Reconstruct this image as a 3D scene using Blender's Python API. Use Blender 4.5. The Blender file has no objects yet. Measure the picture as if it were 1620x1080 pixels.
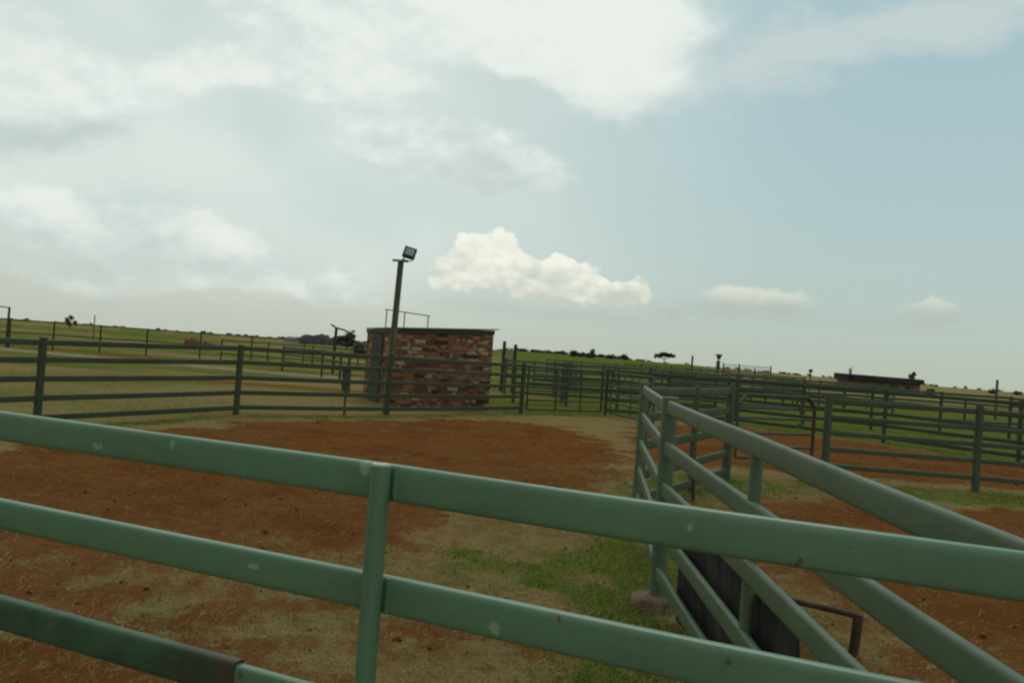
import bpy, bmesh, math, random
import numpy as np
from mathutils import Vector, Matrix
R = math.radians
random.seed(7); rng = np.random.default_rng(11)
S = bpy.context.scene
col = S.collection

# ------------------------------------------------------------------ camera
EYE = 1.8
cam = bpy.data.cameras.new('camera'); co = bpy.data.objects.new('camera', cam); col.objects.link(co)
cam.sensor_width = 36; cam.lens = 28.25; cam.clip_start = .05; cam.clip_end = 20000
co.matrix_world = Matrix.Translation((0, 0, EYE)) @ Matrix.Rotation(R(91.03), 4, 'X') @ Matrix.Rotation(R(4.13), 4, 'Z')
S.camera = co
S.view_settings.view_transform = 'Standard'; S.view_settings.look = 'None'
S.view_settings.exposure = 0.0; S.view_settings.gamma = 1
S.render.engine = 'CYCLES'
S.cycles.max_bounces = 4; S.cycles.pixel_filter_type = 'BLACKMAN_HARRIS'; S.cycles.filter_width = 2.3

# ------------------------------------------------------------------ node helper
class N:
    def __init__(s, tree): s.t = tree; s.n = tree.nodes; s.l = tree.links
    def node(s, typ, **kw):
        n = s.n.new(typ)
        for k, v in kw.items(): setattr(n, k, v)
        return n
    def put(s, sock, v):
        if v is None: return
        if isinstance(v, bpy.types.NodeSocket): s.l.new(v, sock)
        else:
            if sock.type == 'RGBA' and len(v) == 3: v = (*v, 1)
            sock.default_value = v
    def m(s, op, a, b=None, c=None, clamp=False):
        n = s.node('ShaderNodeMath', operation=op, use_clamp=clamp)
        for i, v in enumerate((a, b, c)): s.put(n.inputs[i], v)
        return n.outputs[0]
    def vm(s, op, a, b=None):
        n = s.node('ShaderNodeVectorMath', operation=op)
        s.put(n.inputs[0], a); s.put(n.inputs[1], b)
        return n.outputs[0]
    def ss(s, v, a, b, lo=0., hi=1.):
        n = s.node('ShaderNodeMapRange', interpolation_type='SMOOTHSTEP')
        s.put(n.inputs[0], v); s.put(n.inputs[1], a); s.put(n.inputs[2], b); s.put(n.inputs[3], lo); s.put(n.inputs[4], hi)
        return n.outputs[0]
    def mix(s, f, a, b, mode='MIX'):
        n = s.node('ShaderNodeMix', data_type='RGBA', blend_type=mode)
        s.put(n.inputs[0], f); s.put(n.inputs[6], a); s.put(n.inputs[7], b)
        return n.outputs[2]
    def noise(s, vec, scale, detail=4, rough=.55, dist=0, out=0):
        n = s.node('ShaderNodeTexNoise')
        s.put(n.inputs['Vector'], vec); n.inputs['Scale'].default_value = scale; n.inputs['Detail'].default_value = detail
        n.inputs['Roughness'].default_value = rough; n.inputs['Distortion'].default_value = dist
        return n.outputs[out]
    def comb(s, x, y, z=0.):
        n = s.node('ShaderNodeCombineXYZ')
        s.put(n.inputs[0], x); s.put(n.inputs[1], y); s.put(n.inputs[2], z)
        return n.outputs[0]
    def sep(s, v):
        n = s.node('ShaderNodeSeparateXYZ'); s.put(n.inputs[0], v); return n.outputs
    def gauss(s, a, e, ca, ce, sa, se):
        x = s.m('DIVIDE', s.m('SUBTRACT', a, ca), sa); y = s.m('DIVIDE', s.m('SUBTRACT', e, ce), se)
        q = s.m('ADD', s.m('MULTIPLY', x, x), s.m('MULTIPLY', y, y))
        return s.m('EXPONENT', s.m('MULTIPLY', q, -1.))
    def gsum(s, a, e, L):
        out = None
        for g in L:
            v = s.gauss(a, e, *g[:4])
            if len(g) > 4: v = s.m('MULTIPLY', v, g[4])
            out = v if out is None else s.m('ADD', out, v)
        return out

# ------------------------------------------------------------------ sky
SUN_EL, SUN_AZ = 58, 12
W = bpy.data.worlds.new('World'); S.world = W; W.use_nodes = True; W.cycles.sampling_method = 'NONE'
w = N(W.node_tree); w.n.clear()
sky = w.node('ShaderNodeTexSky', sky_type='NISHITA', sun_disc=False, sun_elevation=R(SUN_EL), sun_rotation=R(SUN_AZ))
sky.air_density = 1.2; sky.dust_density = 3.0
tc = w.node('ShaderNodeTexCoord').outputs['Generated']
d = w.vm('NORMALIZE', tc); dx, dy, dz = w.sep(d)
az = w.m('MULTIPLY', w.m('ARCTAN2', dx, dy), 57.2958)
el = w.m('MULTIPLY', w.m('ARCSINE', dz), 57.2958)
P = w.comb(az, w.m('MULTIPLY', el, 1.5))
wn = w.noise(P, .10, 5, .55, out=1)
wx, wy, _ = w.sep(wn)
az2 = w.m('ADD', az, w.m('MULTIPLY', w.m('SUBTRACT', wx, .5), 9.))
el2 = w.m('ADD', el, w.m('MULTIPLY', w.m('SUBTRACT', wy, .5), 6.))
n1 = w.noise(P, .16, 7, .56)
n2 = w.noise(w.vm('ADD', P, (.35, 1.4, 0)), .16, 6, .56)
relief = w.m('SUBTRACT', n1, n2)                       # light from above
nf = w.noise(P, .9, 5, .6)
# base colours: bluish grey sky, paler toward the horizon and to the left
blue = w.mix(w.ss(el, 2, 24), (.46, .60, .60), (.37, .54, .585))
blue = w.mix(w.m('EXPONENT', w.m('DIVIDE', w.m('MAXIMUM', el, 0.), -5.)), blue, (.50, .56, .46))
left = w.ss(w.m('ADD', az2, w.m('MULTIPLY', el, -.15)), 22, -16)
blue = w.mix(w.m('MULTIPLY', left, .96), blue, w.mix(w.ss(el, 0, 8), (.55, .60, .52), w.mix(w.ss(w.noise(P, .10, 4, .45), .34, .68), (.63, .73, .68), (.74, .815, .755))))
# large soft clouds
big = w.gsum(az2, el2, [(-32, 13.9, 7.5, 4.2, 1.25), (-21.5, 18.0, 4.2, 2.6, .95), (-11.5, 18.0, 6.0, 3.2, 1.05), (-12, 23.5, 12, 2.4, 1.1), (0, 23.5, 8, 3.0, 1.1), (6.2, 20.6, 5.0, 3.6, 1.3),
                        (11, 22.6, 4, 3.0, .6), (-20.8, 6.3, 3.6, 1.3, 1.0), (-31, 6.9, 4.5, 1.6, .95), (-26, 6.0, 5, 1.5, .85), (-14, 4.7, 6, 1.5, .85), (-24, 3.4, 12, 1.2, .6), (-7, 13.4, 7.5, 2.0, .95), (-.6, 12.9, 3.6, 1.5, .85), (-22, 32, 30, 6, .9), (10, 36, 40, 9, .8), (-26.5, 20.6, 2.6, 2.0, -.9), (-18.5, 14.6, 4.5, 1.5, -.5)])
bd = w.m('ADD', big, w.m('ADD', w.m('MULTIPLY', w.m('SUBTRACT', n1, .5), .85), w.m('MULTIPLY', w.m('SUBTRACT', nf, .5), .25)))
bm = w.ss(bd, w.m('ADD', .32, w.m('MULTIPLY', w.ss(az, 5, 12), -.12)), w.m('ADD', .82, w.m('MULTIPLY', w.ss(az, 5, 12), .55)))
bcol = w.mix(w.ss(w.m('ADD', relief, w.m('MULTIPLY', w.m('SUBTRACT', bd, .7), .10)), -.14, .16), (.64, .725, .69), (.85, .91, .85))
core = w.gsum(az2, el2, [(6.2, 21.5, 5.5, 3.8, 1.1), (-2, 24, 9, 3, .9), (-22, 17.5, 4, 2.5, .8), (-12, 19, 5, 2.5, .55), (-32, 16, 4, 3, .6), (-20.5, 6.9, 3.0, .9, .7)])
bcol = w.mix(w.m('MULTIPLY', core, .8, clamp=True), bcol, (.90, .935, .86))
grey = w.gsum(az2, el2, [(-31, 11.2, 5.5, 1.3, .95), (-26, 11.8, 3.0, 1.2, .5), (-2.6, 12.2, 5.0, 1.3, .85), (-27, 5.2, 6, 1.1, .75), (-22, 3.9, 9, .9, .5), (-9, 12.6, 4.5, 1.3, .3), (-7, 16.4, 4.5, 1.2, .55)])
bcol = w.mix(w.m('MULTIPLY', grey, .85, clamp=True), bcol, (.52, .60, .575))
c = w.mix(w.m('MULTIPLY', bm, .90), blue, bcol)
# thin high veil spreading to the upper right
vn = w.noise(w.vm('MULTIPLY', P, (.6, 1., 1)), .22, 7, .62, .4)
vl = w.gsum(az2, el2, [(16, 20.5, 7.5, 2.3, .9), (27, 22.6, 9, 2.2, 1.1), (9, 18.5, 5, 1.5, .6)])
c = w.mix(w.m('MULTIPLY', w.ss(w.m('ADD', vl, w.m('MULTIPLY', w.m('SUBTRACT', vn, .5), 2.2)), .30, 1.15), .62), c, (.64, .70, .66))
# low cumulus heaps with level bases
def vor(vec, sc, sm):
    q = w.node('ShaderNodeTexVoronoi', feature='SMOOTH_F1'); w.put(q.inputs['Vector'], vec); q.inputs['Scale'].default_value = sc; q.inputs['Smoothness'].default_value = sm
    return q.outputs['Distance']
wv = w.vm('ADD', P, w.vm('MULTIPLY', w.noise(P, .9, 4, out=1), (.7, .7, 0)))
lv = w.m('ADD', w.m('MULTIPLY', w.m('SUBTRACT', .5, vor(wv, .42, .3)), .65), w.m('MULTIPLY', w.m('SUBTRACT', .5, vor(wv, 1.1, .3)), .35))
lv2 = w.m('MULTIPLY', w.m('SUBTRACT', .5, vor(w.vm('ADD', wv, (-.25, .5, 0)), .42, .3)), 1.)
az3 = w.m('ADD', az, w.m('MULTIPLY', w.m('SUBTRACT', nf, .5), 1.3))
el3 = w.m('ADD', el, w.m('MULTIPLY', w.m('SUBTRACT', nf, .5), -1.3))
cu = w.gsum(az3, el3, [(-5.4, 5.3, 1.6, 1.4, .8), (-3.5, 6.6, 1.5, 2.0, 1.05), (-1.0, 6.7, 1.5, 2.0, 1.1), (.9, 5.4, 1.7, 1.5, .75), (3.1, 5.9, 1.6, 1.7, 1.1), (5.2, 5.4, 1.6, 1.6, .85), (7.0, 4.6, 1.2, .9, .6), (8.7, 5.4, .9, 1.0, 1.0)])
cud = w.m('ADD', cu, w.m('MULTIPLY', lv, .75))
cum = w.m('MULTIPLY', w.ss(cud, .37, .56), w.ss(w.m('ADD', el, w.m('ADD', w.m('MULTIPLY', w.m('SUBTRACT', nf, .5), .8), w.m('MULTIPLY', az, .012))), 3.5, 4.5))
lit = w.m('ADD', w.m('MULTIPLY', w.m('SUBTRACT', el, 4.3), .22), w.m('ADD', w.m('MULTIPLY', w.m('SUBTRACT', lv, lv2), 1.5), w.m('MULTIPLY', w.m('SUBTRACT', nf, .5), .7)))
ccol = w.mix(w.ss(lit, -.25, .95), (.57, .63, .55), (.95, .95, .83))
c = w.mix(w.m('MULTIPLY', cum, .95), c, ccol)
# small hazy puffs and grey streaks low on the right
pf = w.gsum(az3, el3, [(15.2, 5.2, 3.0, .9, 1.05), (18.8, 4.9, 2.0, .8, 1.), (27.6, 4.7, 1.7, .85, 1.35), (26, 4.1, 3.0, .5, .5), (11, 3.7, 1.4, .5, .7), (23, 5.6, .8, .5, .4)])
pm = w.ss(w.m('ADD', pf, w.m('MULTIPLY', lv, .5)), .36, .80)
c = w.mix(w.m('MULTIPLY', pm, .85), c, w.mix(w.ss(w.m('SUBTRACT', el, w.m('MULTIPLY', nf, .8)), 4.0, 5.4), (.47, .54, .50), (.74, .77, .66)))
st = w.gsum(az3, el3, [(15, 4.1, 5, .6, 1.), (4, 3.2, 6, .5, .8), (-3.5, 3.5, 3, .5, .5), (24, 3.6, 5, .4, .5)])
c = w.mix(w.m('MULTIPLY', st, .45, clamp=True), c, (.42, .49, .455))
# darkened sky added out of view behind the camera, to dim camera-facing sides
back_dim = w.m('MULTIPLY', w.ss(w.m('ADD', dy, w.m('MULTIPLY', w.m('SUBTRACT', n1, .5), .4)), .20, -.30), w.ss(dz, .95, .55))
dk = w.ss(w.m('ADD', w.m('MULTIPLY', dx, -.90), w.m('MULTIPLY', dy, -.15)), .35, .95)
c = w.mix(back_dim, c, w.mix(dk, (.56, .60, .56), (.05, .06, .055)))
bg1 = w.node('ShaderNodeBackground'); w.l.new(sky.outputs[0], bg1.inputs[0]); bg1.inputs[1].default_value = .08
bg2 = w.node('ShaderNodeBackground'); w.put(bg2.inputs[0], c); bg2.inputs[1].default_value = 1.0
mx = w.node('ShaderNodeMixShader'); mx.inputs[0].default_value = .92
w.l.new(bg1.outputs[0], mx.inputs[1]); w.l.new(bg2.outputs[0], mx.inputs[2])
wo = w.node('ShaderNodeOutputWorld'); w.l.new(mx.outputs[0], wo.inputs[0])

sl = bpy.data.lights.new('sun', 'SUN'); so = bpy.data.objects.new('sun', sl); col.objects.link(so)
sl.energy = .6; sl.angle = R(18); sl.color = (1, .95, .86)
sd = Vector((math.sin(R(SUN_AZ)) * math.cos(R(SUN_EL)), math.cos(R(SUN_AZ)) * math.cos(R(SUN_EL)), math.sin(R(SUN_EL))))
so.rotation_euler = sd.to_track_quat('Z', 'Y').to_euler()

# ------------------------------------------------------------------ materials
MATS = {}
def mat(name, build, rough=.8, spec=.3):
    m = bpy.data.materials.new(name); m.use_nodes = True
    k = N(m.node_tree); b = k.n['Principled BSDF']
    b.inputs['Roughness'].default_value = rough; b.inputs['Specular IOR Level'].default_value = spec
    build(k, b); MATS[name] = m; return m
def bump(k, b, h, dist, strength=1.):
    n = k.node('ShaderNodeBump'); n.inputs['Strength'].default_value = strength; n.inputs['Distance'].default_value = dist
    k.put(n.inputs['Height'], h); k.l.new(n.outputs[0], b.inputs['Normal'])
def objc(k): return k.node('ShaderNodeTexCoord').outputs['Object']
def posn(k): return k.node('ShaderNodeNewGeometry').outputs['Position']
def vary(c1, c2, scale=3., rough=.8, spec=.3, bd=0, stretch=(1, 1, 1)):
    def f(k, b):
        v = k.vm('MULTIPLY', objc(k), stretch)
        n = k.noise(v, scale, 6, .6)
        k.put(b.inputs['Base Color'], k.mix(k.ss(n, .3, .7), c1, c2))
        if bd: bump(k, b, k.noise(v, scale * 4, 5), bd)
    return f
_t = Vector((4.88, -2.06)).normalized()
MARKS = [(_t.x * q, _t.y * q, z + .1, a, b) for q, z, a, b in ((3.45, 1.42, .022, .03), (3.62, 1.415, .010, .022), (3.92, 1.02, .022, .022), (3.05, 1.05, .03, .012), (2.66, 1.41, .02, .02), (4.1, 1.37, .012, .012), (2.3, 1.36, .03, .02), (4.45, 1.39, .012, .02))]
def paint(base, dust, chip=.70, rust=(.09, .035, .018), rg=.38, marks=False):
    def f(k, b):
        v = objc(k); g = k.noise(v, 2.3, 6, .6); fi = k.noise(v, 40, 4, .6)
        c = k.mix(k.ss(g, .35, .72), base, tuple(x * .80 for x in base))
        c = k.mix(k.m('MULTIPLY', k.ss(k.noise(k.vm('MULTIPLY', v, (1, 1, 3)), 9, 6, .7), .48, .8), .5), c, dust)
        c = k.mix(k.m('MULTIPLY', k.ss(fi, .35, .7), .14), c, dust)
        sc = k.noise(k.vm('MULTIPLY', v, (3, 3, 1)), 22, 3, .5, 1.5)
        c = k.mix(k.m('MULTIPLY', k.ss(sc, .735, .77), .45), c, tuple(min(1, x * 2.0 + .08) for x in base))
        rm = k.ss(k.noise(v, 13, 5, .65), chip, chip + .035)
        c = k.mix(k.m('MULTIPLY', rm, .85), c, rust)
        if marks:                                      # pale scuffs and knocks on the front rails
            for px, py, pz, sr, sh in MARKS:
                dd = k.vm('DIVIDE', k.vm('SUBTRACT', v, (px, py, pz)), (sr, sr * 2, sh))
                ln_ = k.node('ShaderNodeVectorMath', operation='LENGTH'); k.put(ln_.inputs[0], dd)
                q = k.m('ADD', ln_.outputs['Value'], k.m('MULTIPLY', k.m('SUBTRACT', k.noise(v, 30, 4, .7), .5), 2.2))
                c = k.mix(k.m('MULTIPLY', k.ss(q, 1.05, .7), .6), c, (.34, .46, .36))
        k.put(b.inputs['Base Color'], c)
        k.put(b.inputs['Roughness'], k.m('ADD', rg, k.m('MULTIPLY', g, .25)))
        bump(k, b, k.m('ADD', k.m('MULTIPLY', fi, .25), k.noise(v, 5, 3)), .0025, .6)
    return f
mat('green_paint', paint((.095, .222, .120), (.19, .235, .145), chip=.675, rg=.30, marks=True), spec=.9)
mat('green_paint_faded', paint((.092, .142, .082), (.17, .195, .12), chip=.70), spec=.4)
mat('green_paint_weathered', paint((.056, .070, .038), (.10, .105, .06), chip=.68, rg=.5), spec=.3)
mat('green_paint_grey', paint((.070, .094, .054), (.12, .135, .085), chip=.68, rg=.5), spec=.3)
mat('rusty_pipe', vary((.045, .032, .022), (.095, .050, .030), 9, bd=.002), .75)
mat('bare_edge', vary((.30, .33, .28), (.62, .60, .55), 60), .6)
def stained(k, b):
    v = objc(k); x, y, z = k.sep(v)
    n = k.noise(v, 9, 6, .65); fi = k.noise(v, 40, 4)
    c = k.mix(k.ss(n, .35, .7), (.060, .125, .068), (.042, .085, .048))
    s1 = k.ss(k.m('ADD', x, k.m('MULTIPLY', k.m('SUBTRACT', n, .5), .6)), .62, .95)
    c = k.mix(k.m('MULTIPLY', s1, .8), c, (.045, .055, .035))
    s2 = k.ss(k.m('ADD', x, k.m('MULTIPLY', k.m('SUBTRACT', n, .5), .28)), 1.03, 1.07)
    c = k.mix(k.m('MULTIPLY', s2, .7), c, (.085, .05, .03))
    s3 = k.ss(k.m('ADD', x, k.m('MULTIPLY', k.m('SUBTRACT', fi, .5), .02)), 1.135, 1.15)
    c = k.mix(k.m('MULTIPLY', s3, .8), c, (.12, .045, .025))
    k.put(b.inputs['Base Color'], c); bump(k, b, k.m('ADD', fi, n), .002)
mat('stained_paint', stained, .55, .35)
mat('concrete', vary((.17, .115, .070), (.27, .19, .125), 11, bd=.03), .95)
mat('rubber', vary((.016, .015, .016), (.060, .052, .047), 3.5, bd=.006, stretch=(1, 1, .5)), .85, .2)
mat('galvanised', vary((.22, .24, .23), (.32, .34, .32), 12), .5, .5)
mat('pole_wood', vary((.080, .092, .045), (.16, .165, .085), 6, bd=.004, stretch=(4, 4, .4)), .85)
mat('dark_post', vary((.035, .035, .026), (.07, .065, .045), 5, stretch=(4, 4, .6)), .85)
mat('lamp_metal', vary((.035, .042, .038), (.06, .07, .06), 20), .5, .4)
mat('lamp_glass', lambda k, b: (k.put(b.inputs['Base Color'], (.30, .31, .29)),), .12, .8)
mat('roof_sheet', vary((.16, .19, .16), (.24, .27, .23), 2), .5, .4)
mat('dark_roof', vary((.016, .018, .020), (.034, .034, .036), .6), .8, .2)
mat('door_paint', vary((.040, .048, .034), (.055, .062, .045), 4), .75, .2)
mat('pink_plaster', vary((.40, .24, .19), (.50, .33, .27), 2), .85)
mat('far_wall', vary((.15, .085, .058), (.23, .14, .095), .9), .9)
mat('bark', vary((.05, .04, .03), (.10, .08, .06), 4), .9)
mat('wire', vary((.16, .17, .15), (.24, .25, .22), 5), .5)
def leafmat(c1, c2):
    def f(k, b):
        a = k.node('ShaderNodeAttribute', attribute_name='tone').outputs['Fac']
        k.put(b.inputs['Base Color'], k.mix(a, c1, c2))
    return f
mat('leaf_dark', leafmat((.045, .055, .035), (.10, .115, .065)), .8, .2)
mat('leaf_grey', leafmat((.07, .08, .06), (.14, .15, .11)), .8, .2)
mat('twig_grey', leafmat((.05, .045, .038), (.13, .12, .10)), .9, .2)
def grassblade(k, b):
    a = k.node('ShaderNodeAttribute', attribute_name='tone').outputs['Fac']
    r = k.node('ShaderNodeValToRGB'); k.l.new(a, r.inputs[0]); e = r.color_ramp.elements
    e[0].position = 0; e[0].color = (.09, .145, .018, 1); e[1].position = 1; e[1].color = (.52, .42, .25, 1)
    for p, c in ((.33, (.20, .27, .038, 1)), (.5, (.26, .26, .07, 1)), (.72, (.34, .25, .12, 1))):
        q = e.new(p); q.color = c
    k.put(b.inputs['Base Color'], r.outputs[0])
mat('grass_blade', grassblade, .95, 0)
def stonemat(k, b):
    a = k.node('ShaderNodeAttribute', attribute_name='tone').outputs['Fac']
    r = k.node('ShaderNodeValToRGB'); k.l.new(a, r.inputs[0]); e = r.color_ramp.elements
    e[0].color = (.075, .033, .016, 1); e[1].color = (.50, .42, .33, 1)
    q = e.new(.55); q.color = (.17, .062, .026, 1); q = e.new(.8); q.color = (.24, .12, .065, 1)
    k.put(b.inputs['Base Color'], r.outputs[0])
mat('clod', stonemat, .95, 0)
def brick(k, b):
    x, y, z = k.sep(objc(k))
    # vertical faces run along x or y of the hut: use x+y as the running coordinate
    u = k.m('ADD', x, y); rh = .118
    warp = k.noise(objc(k), 2.2, 3)
    zz = k.m('ADD', z, k.m('MULTIPLY', warp, .05)); u = k.m('ADD', u, k.m('MULTIPLY', warp, .25))
    row = k.m('FLOOR', k.m('DIVIDE', zz, rh))
    sh = k.node('ShaderNodeTexWhiteNoise', noise_dimensions='1D'); k.put(sh.inputs['W'], row)
    uu = k.m('ADD', k.m('DIVIDE', u, .36), sh.outputs['Value']); cx = k.m('FLOOR', uu)
    wn = k.node('ShaderNodeTexWhiteNoise', noise_dimensions='2D'); k.put(wn.inputs['Vector'], k.comb(cx, row))
    big = k.noise(k.comb(u, z), 1.5, 3, .6)
    r = k.node('ShaderNodeValToRGB'); r.color_ramp.interpolation = 'CONSTANT'; e = r.color_ramp.elements
    k.put(r.inputs[0], k.m('ADD', k.m('MULTIPLY', wn.outputs['Value'], .8), k.m('MULTIPLY', k.m('SUBTRACT', big, .4), .9), clamp=True))
    e[0].color = (.045, .028, .022, 1); e[1].position = .86; e[1].color = (.48, .34, .18, 1)
    for p, c in ((.14, (.13, .068, .044, 1)), (.30, (.25, .115, .060, 1)), (.46, (.36, .17, .080, 1)), (.58, (.17, .07, .04, 1)), (.68, (.42, .29, .16, 1)), (.78, (.13, .105, .080, 1))):
        q = e.new(p); q.color = c
    fu = k.m('FRACT', uu); fz = k.m('FRACT', k.m('DIVIDE', zz, rh))
    j = k.m('MAXIMUM', k.m('LESS_THAN', fu, .06), k.m('LESS_THAN', fz, .13))
    c = k.mix(k.m('MULTIPLY', j, .75), r.outputs[0], (.10, .075, .05))
    c = k.mix(k.m('MULTIPLY', k.noise(objc(k), 14, 4), .35), c, (.08, .05, .03))
    k.put(b.inputs['Base Color'], c)
    bump(k, b, k.m('SUBTRACT', 1., j), .008)
mat('hut_brick', brick, .9, .2)

# ------------------------------------------------------------------ mesh helpers
class MB:
    def __init__(s): s.v = []; s.f = []
    def add(s, vs, fs):
        o = len(s.v); s.v += [tuple(v) for v in vs]; s.f += [tuple(i + o for i in f) for f in fs]; return s
    def frame(s, p0, p1, up=(0, 0, 1)):
        p0, p1 = Vector(p0), Vector(p1); t = (p1 - p0).normalized(); up = Vector(up)
        if abs(t.dot(up)) > .98: up = Vector((0, 1, 0))
        a = t.cross(up).normalized(); b = a.cross(t).normalized(); return p0, p1, a, b
    def tube(s, p0, p1, r, seg=14, r2=None, cap=True):
        p0, p1, a, b = s.frame(p0, p1); r2 = r if r2 is None else r2; vs = []
        for p, q in ((p0, r), (p1, r2)):
            for i in range(seg):
                t = 2 * math.pi * i / seg; vs.append(p + a * q * math.cos(t) + b * q * math.sin(t))
        fs = [(i, (i + 1) % seg, seg + (i + 1) % seg, seg + i) for i in range(seg)]
        if cap: fs += [tuple(range(seg))[::-1], tuple(range(seg, 2 * seg))]
        return s.add(vs, fs)
    def oval(s, p0, p1, h, wd, seg=24, n=12, jit=.0):   # flattened oval pipe
        p0, p1, a, b = s.frame(p0, p1); vs = []
        ph = random.random() * 6
        for k in range(n + 1):
            t = k / n; sag = -.004 * math.sin(math.pi * t) + jit * math.sin(9 * t + ph)
            c = p0.lerp(p1, t) + Vector((0, 0, sag))
            for i in range(seg):
                q = 2 * math.pi * i / seg; cx, sx = math.cos(q), math.sin(q)
                e = .40
                vs.append(c + a * (wd / 2 * math.copysign(abs(cx) ** e, cx)) + b * (h / 2 * math.copysign(abs(sx) ** e, sx)))
        fs = []
        for k in range(n):
            for i in range(seg):
                j = (i + 1) % seg; fs.append((k * seg + i, k * seg + j, (k + 1) * seg + j, (k + 1) * seg + i))
        fs += [tuple(range(seg))[::-1], tuple(range(n * seg, (n + 1) * seg))]
        return s.add(vs, fs)
    def path(s, pts, r, seg=10):
        for p, q in zip(pts[:-1], pts[1:]): s.tube(p, q, r, seg)
        return s
    def box(s, c, sz, rz=0, bev=0):
        c = Vector(c); M = Matrix.Rotation(rz, 3, 'Z'); vs = []
        for x in (-.5, .5):
            for y in (-.5, .5):
                for z in (-.5, .5): vs.append(c + M @ Vector((x * sz[0], y * sz[1], z * sz[2])))
        return s.add(vs, [(0, 1, 3, 2), (4, 6, 7, 5), (0, 4, 5, 1), (2, 3, 7, 6), (0, 2, 6, 4), (1, 5, 7, 3)])
    def build(s, name, m, parent=None, base=(0, 0, 0), smooth=True, bev=0):
        me = bpy.data.meshes.new(name)
        bx = Vector(base); me.from_pydata([tuple(Vector(v) - bx) for v in s.v], [], s.f)
        me.materials.append(MATS[m])
        bm = bmesh.new(); bm.from_mesh(me); bmesh.ops.recalc_face_normals(bm, faces=bm.faces); bm.to_mesh(me); bm.free()
        if smooth: me.polygons.foreach_set('use_smooth', [True] * len(me.polygons)); me.set_sharp_from_angle(angle=R(50))
        o = bpy.data.objects.new(name, me); col.objects.link(o)
        if parent: o.parent = parent
        if bev:
            q = o.modifiers.new('bevel', 'BEVEL'); q.width = bev; q.segments = 2; q.limit_method = 'ANGLE'
        return o
def tag(o, label=None, cat=None, group=None, kind=None):
    for k, v in (('label', label), ('category', cat), ('group', group), ('kind', kind)):
        if v: o[k] = v
    return o
def empty(name, loc, label, cat, group=None):
    o = bpy.data.objects.new(name, None); col.objects.link(o); o.location = loc; o.empty_display_size = .2
    return tag(o, label, cat, group)

# ------------------------------------------------------------------ terrain
def sst(a, b, x):
    t = np.clip((np.asarray(x, float) - a) / (b - a), 0, 1); return t * t * (3 - 2 * t)
_L = rng.random((257, 257))
def vnoise(x, y):
    x = np.asarray(x, float); y = np.asarray(y, float); xi = np.floor(x).astype(int); yi = np.floor(y).astype(int); fx = x - xi; fy = y - yi
    fx = fx * fx * (3 - 2 * fx); fy = fy * fy * (3 - 2 * fy); g = lambda i, j: _L[i % 256, j % 256]
    return (g(xi, yi) * (1 - fx) + g(xi + 1, yi) * fx) * (1 - fy) + (g(xi, yi + 1) * (1 - fx) + g(xi + 1, yi + 1) * fx) * fy
def fbm(x, y, o=4):
    s = 0; a = .5; t = 0
    for i in range(o): s = s + a * vnoise(x * 2 ** i + 17 * i, y * 2 ** i + 31 * i); t += a; a *= .55
    return s / t
def hgt(x, y):
    x = np.asarray(x, float); y = np.asarray(y, float); r = np.hypot(x, y); a = np.degrees(np.arctan2(x, y))
    h = -.08 * (1 - sst(5, 9.5, y)) - .08 * sst(-5.5, -8, x) * (1 - sst(15, 19, y)) * sst(5, 9.5, y)
    h = h - .07 * np.exp(-(((x - 1.25) / .7) ** 2 + ((y - 6.3) / .8) ** 2))
    A = 1.6 + 2.9 * np.exp(-((a - 2) / 17) ** 2) * (y > 0)
    h = h + A * sst(150, 420, r) + .5 * (fbm(x / 90, y / 90, 2) - .5) * sst(120, 400, r)
    return h + .03 * (fbm(x * .8, y * .8, 3) - .5) * sst(2, 6, r)
def Z(x, y): return float(hgt(x, y))
def sdf(x, y, poly):
    d = np.full(np.shape(x), 1e9); inside = np.zeros(np.shape(x), bool); n = len(poly)
    for i in range(n):
        ax, ay = poly[i]; bx, by = poly[(i + 1) % n]; ex, ey = bx - ax, by - ay
        t = np.clip(((x - ax) * ex + (y - ay) * ey) / (ex * ex + ey * ey), 0, 1)
        d = np.minimum(d, np.hypot(x - ax - t * ex, y - ay - t * ey))
        c = ((ay > y) != (by > y)) & (x < (bx - ax) * (y - ay) / ((by - ay) or 1e-9) + ax); inside ^= c
    return np.where(inside, -d, d)
def ell(x, y, cx, cy, rx, ry, ang=0):
    c, s = math.cos(R(ang)), math.sin(R(ang)); u = (x - cx) * c + (y - cy) * s; v = -(x - cx) * s + (y - cy) * c
    return np.exp(-((u / rx) ** 2 + (v / ry) ** 2))
PEN = [(-9.6, 10.2), (-8.39, 14.43), (-6.19, 18.44), (-3.15, 21.2), (.45, 25.8), (3.4, 27.9), (7.65, 28), (11.4, 24.3), (13.2, 20.7), (15, 16), (15, -3), (-9, -3)]
D1 = [(-4.8, 6.3), (-2.6, 6.6), (-1.2, 7.5), (-.6, 9.2), (.7, 10.4), (1.9, 12), (2.5, 15), (2.4, 19), (1.5, 21.8), (-.1, 22.9), (-2.8, 20.2), (-5.0, 17.9), (-6.4, 14.4), (-6.9, 10), (-6, 7.2)]
D2 = [(2.6, 14.8), (3.2, 22), (6, 26.), (7.6, 26.6), (11, 23.5), (13, 20.2), (15, 16), (13, 14.7), (8.8, 15.1), (5, 15.2)]
D3 = [(2.2, 8.2), (3, 11.5), (5, 12.6), (9, 12.3), (12, 11), (10, 4), (4, 3), (3.2, 5.5), (2.7, 7)]
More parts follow.
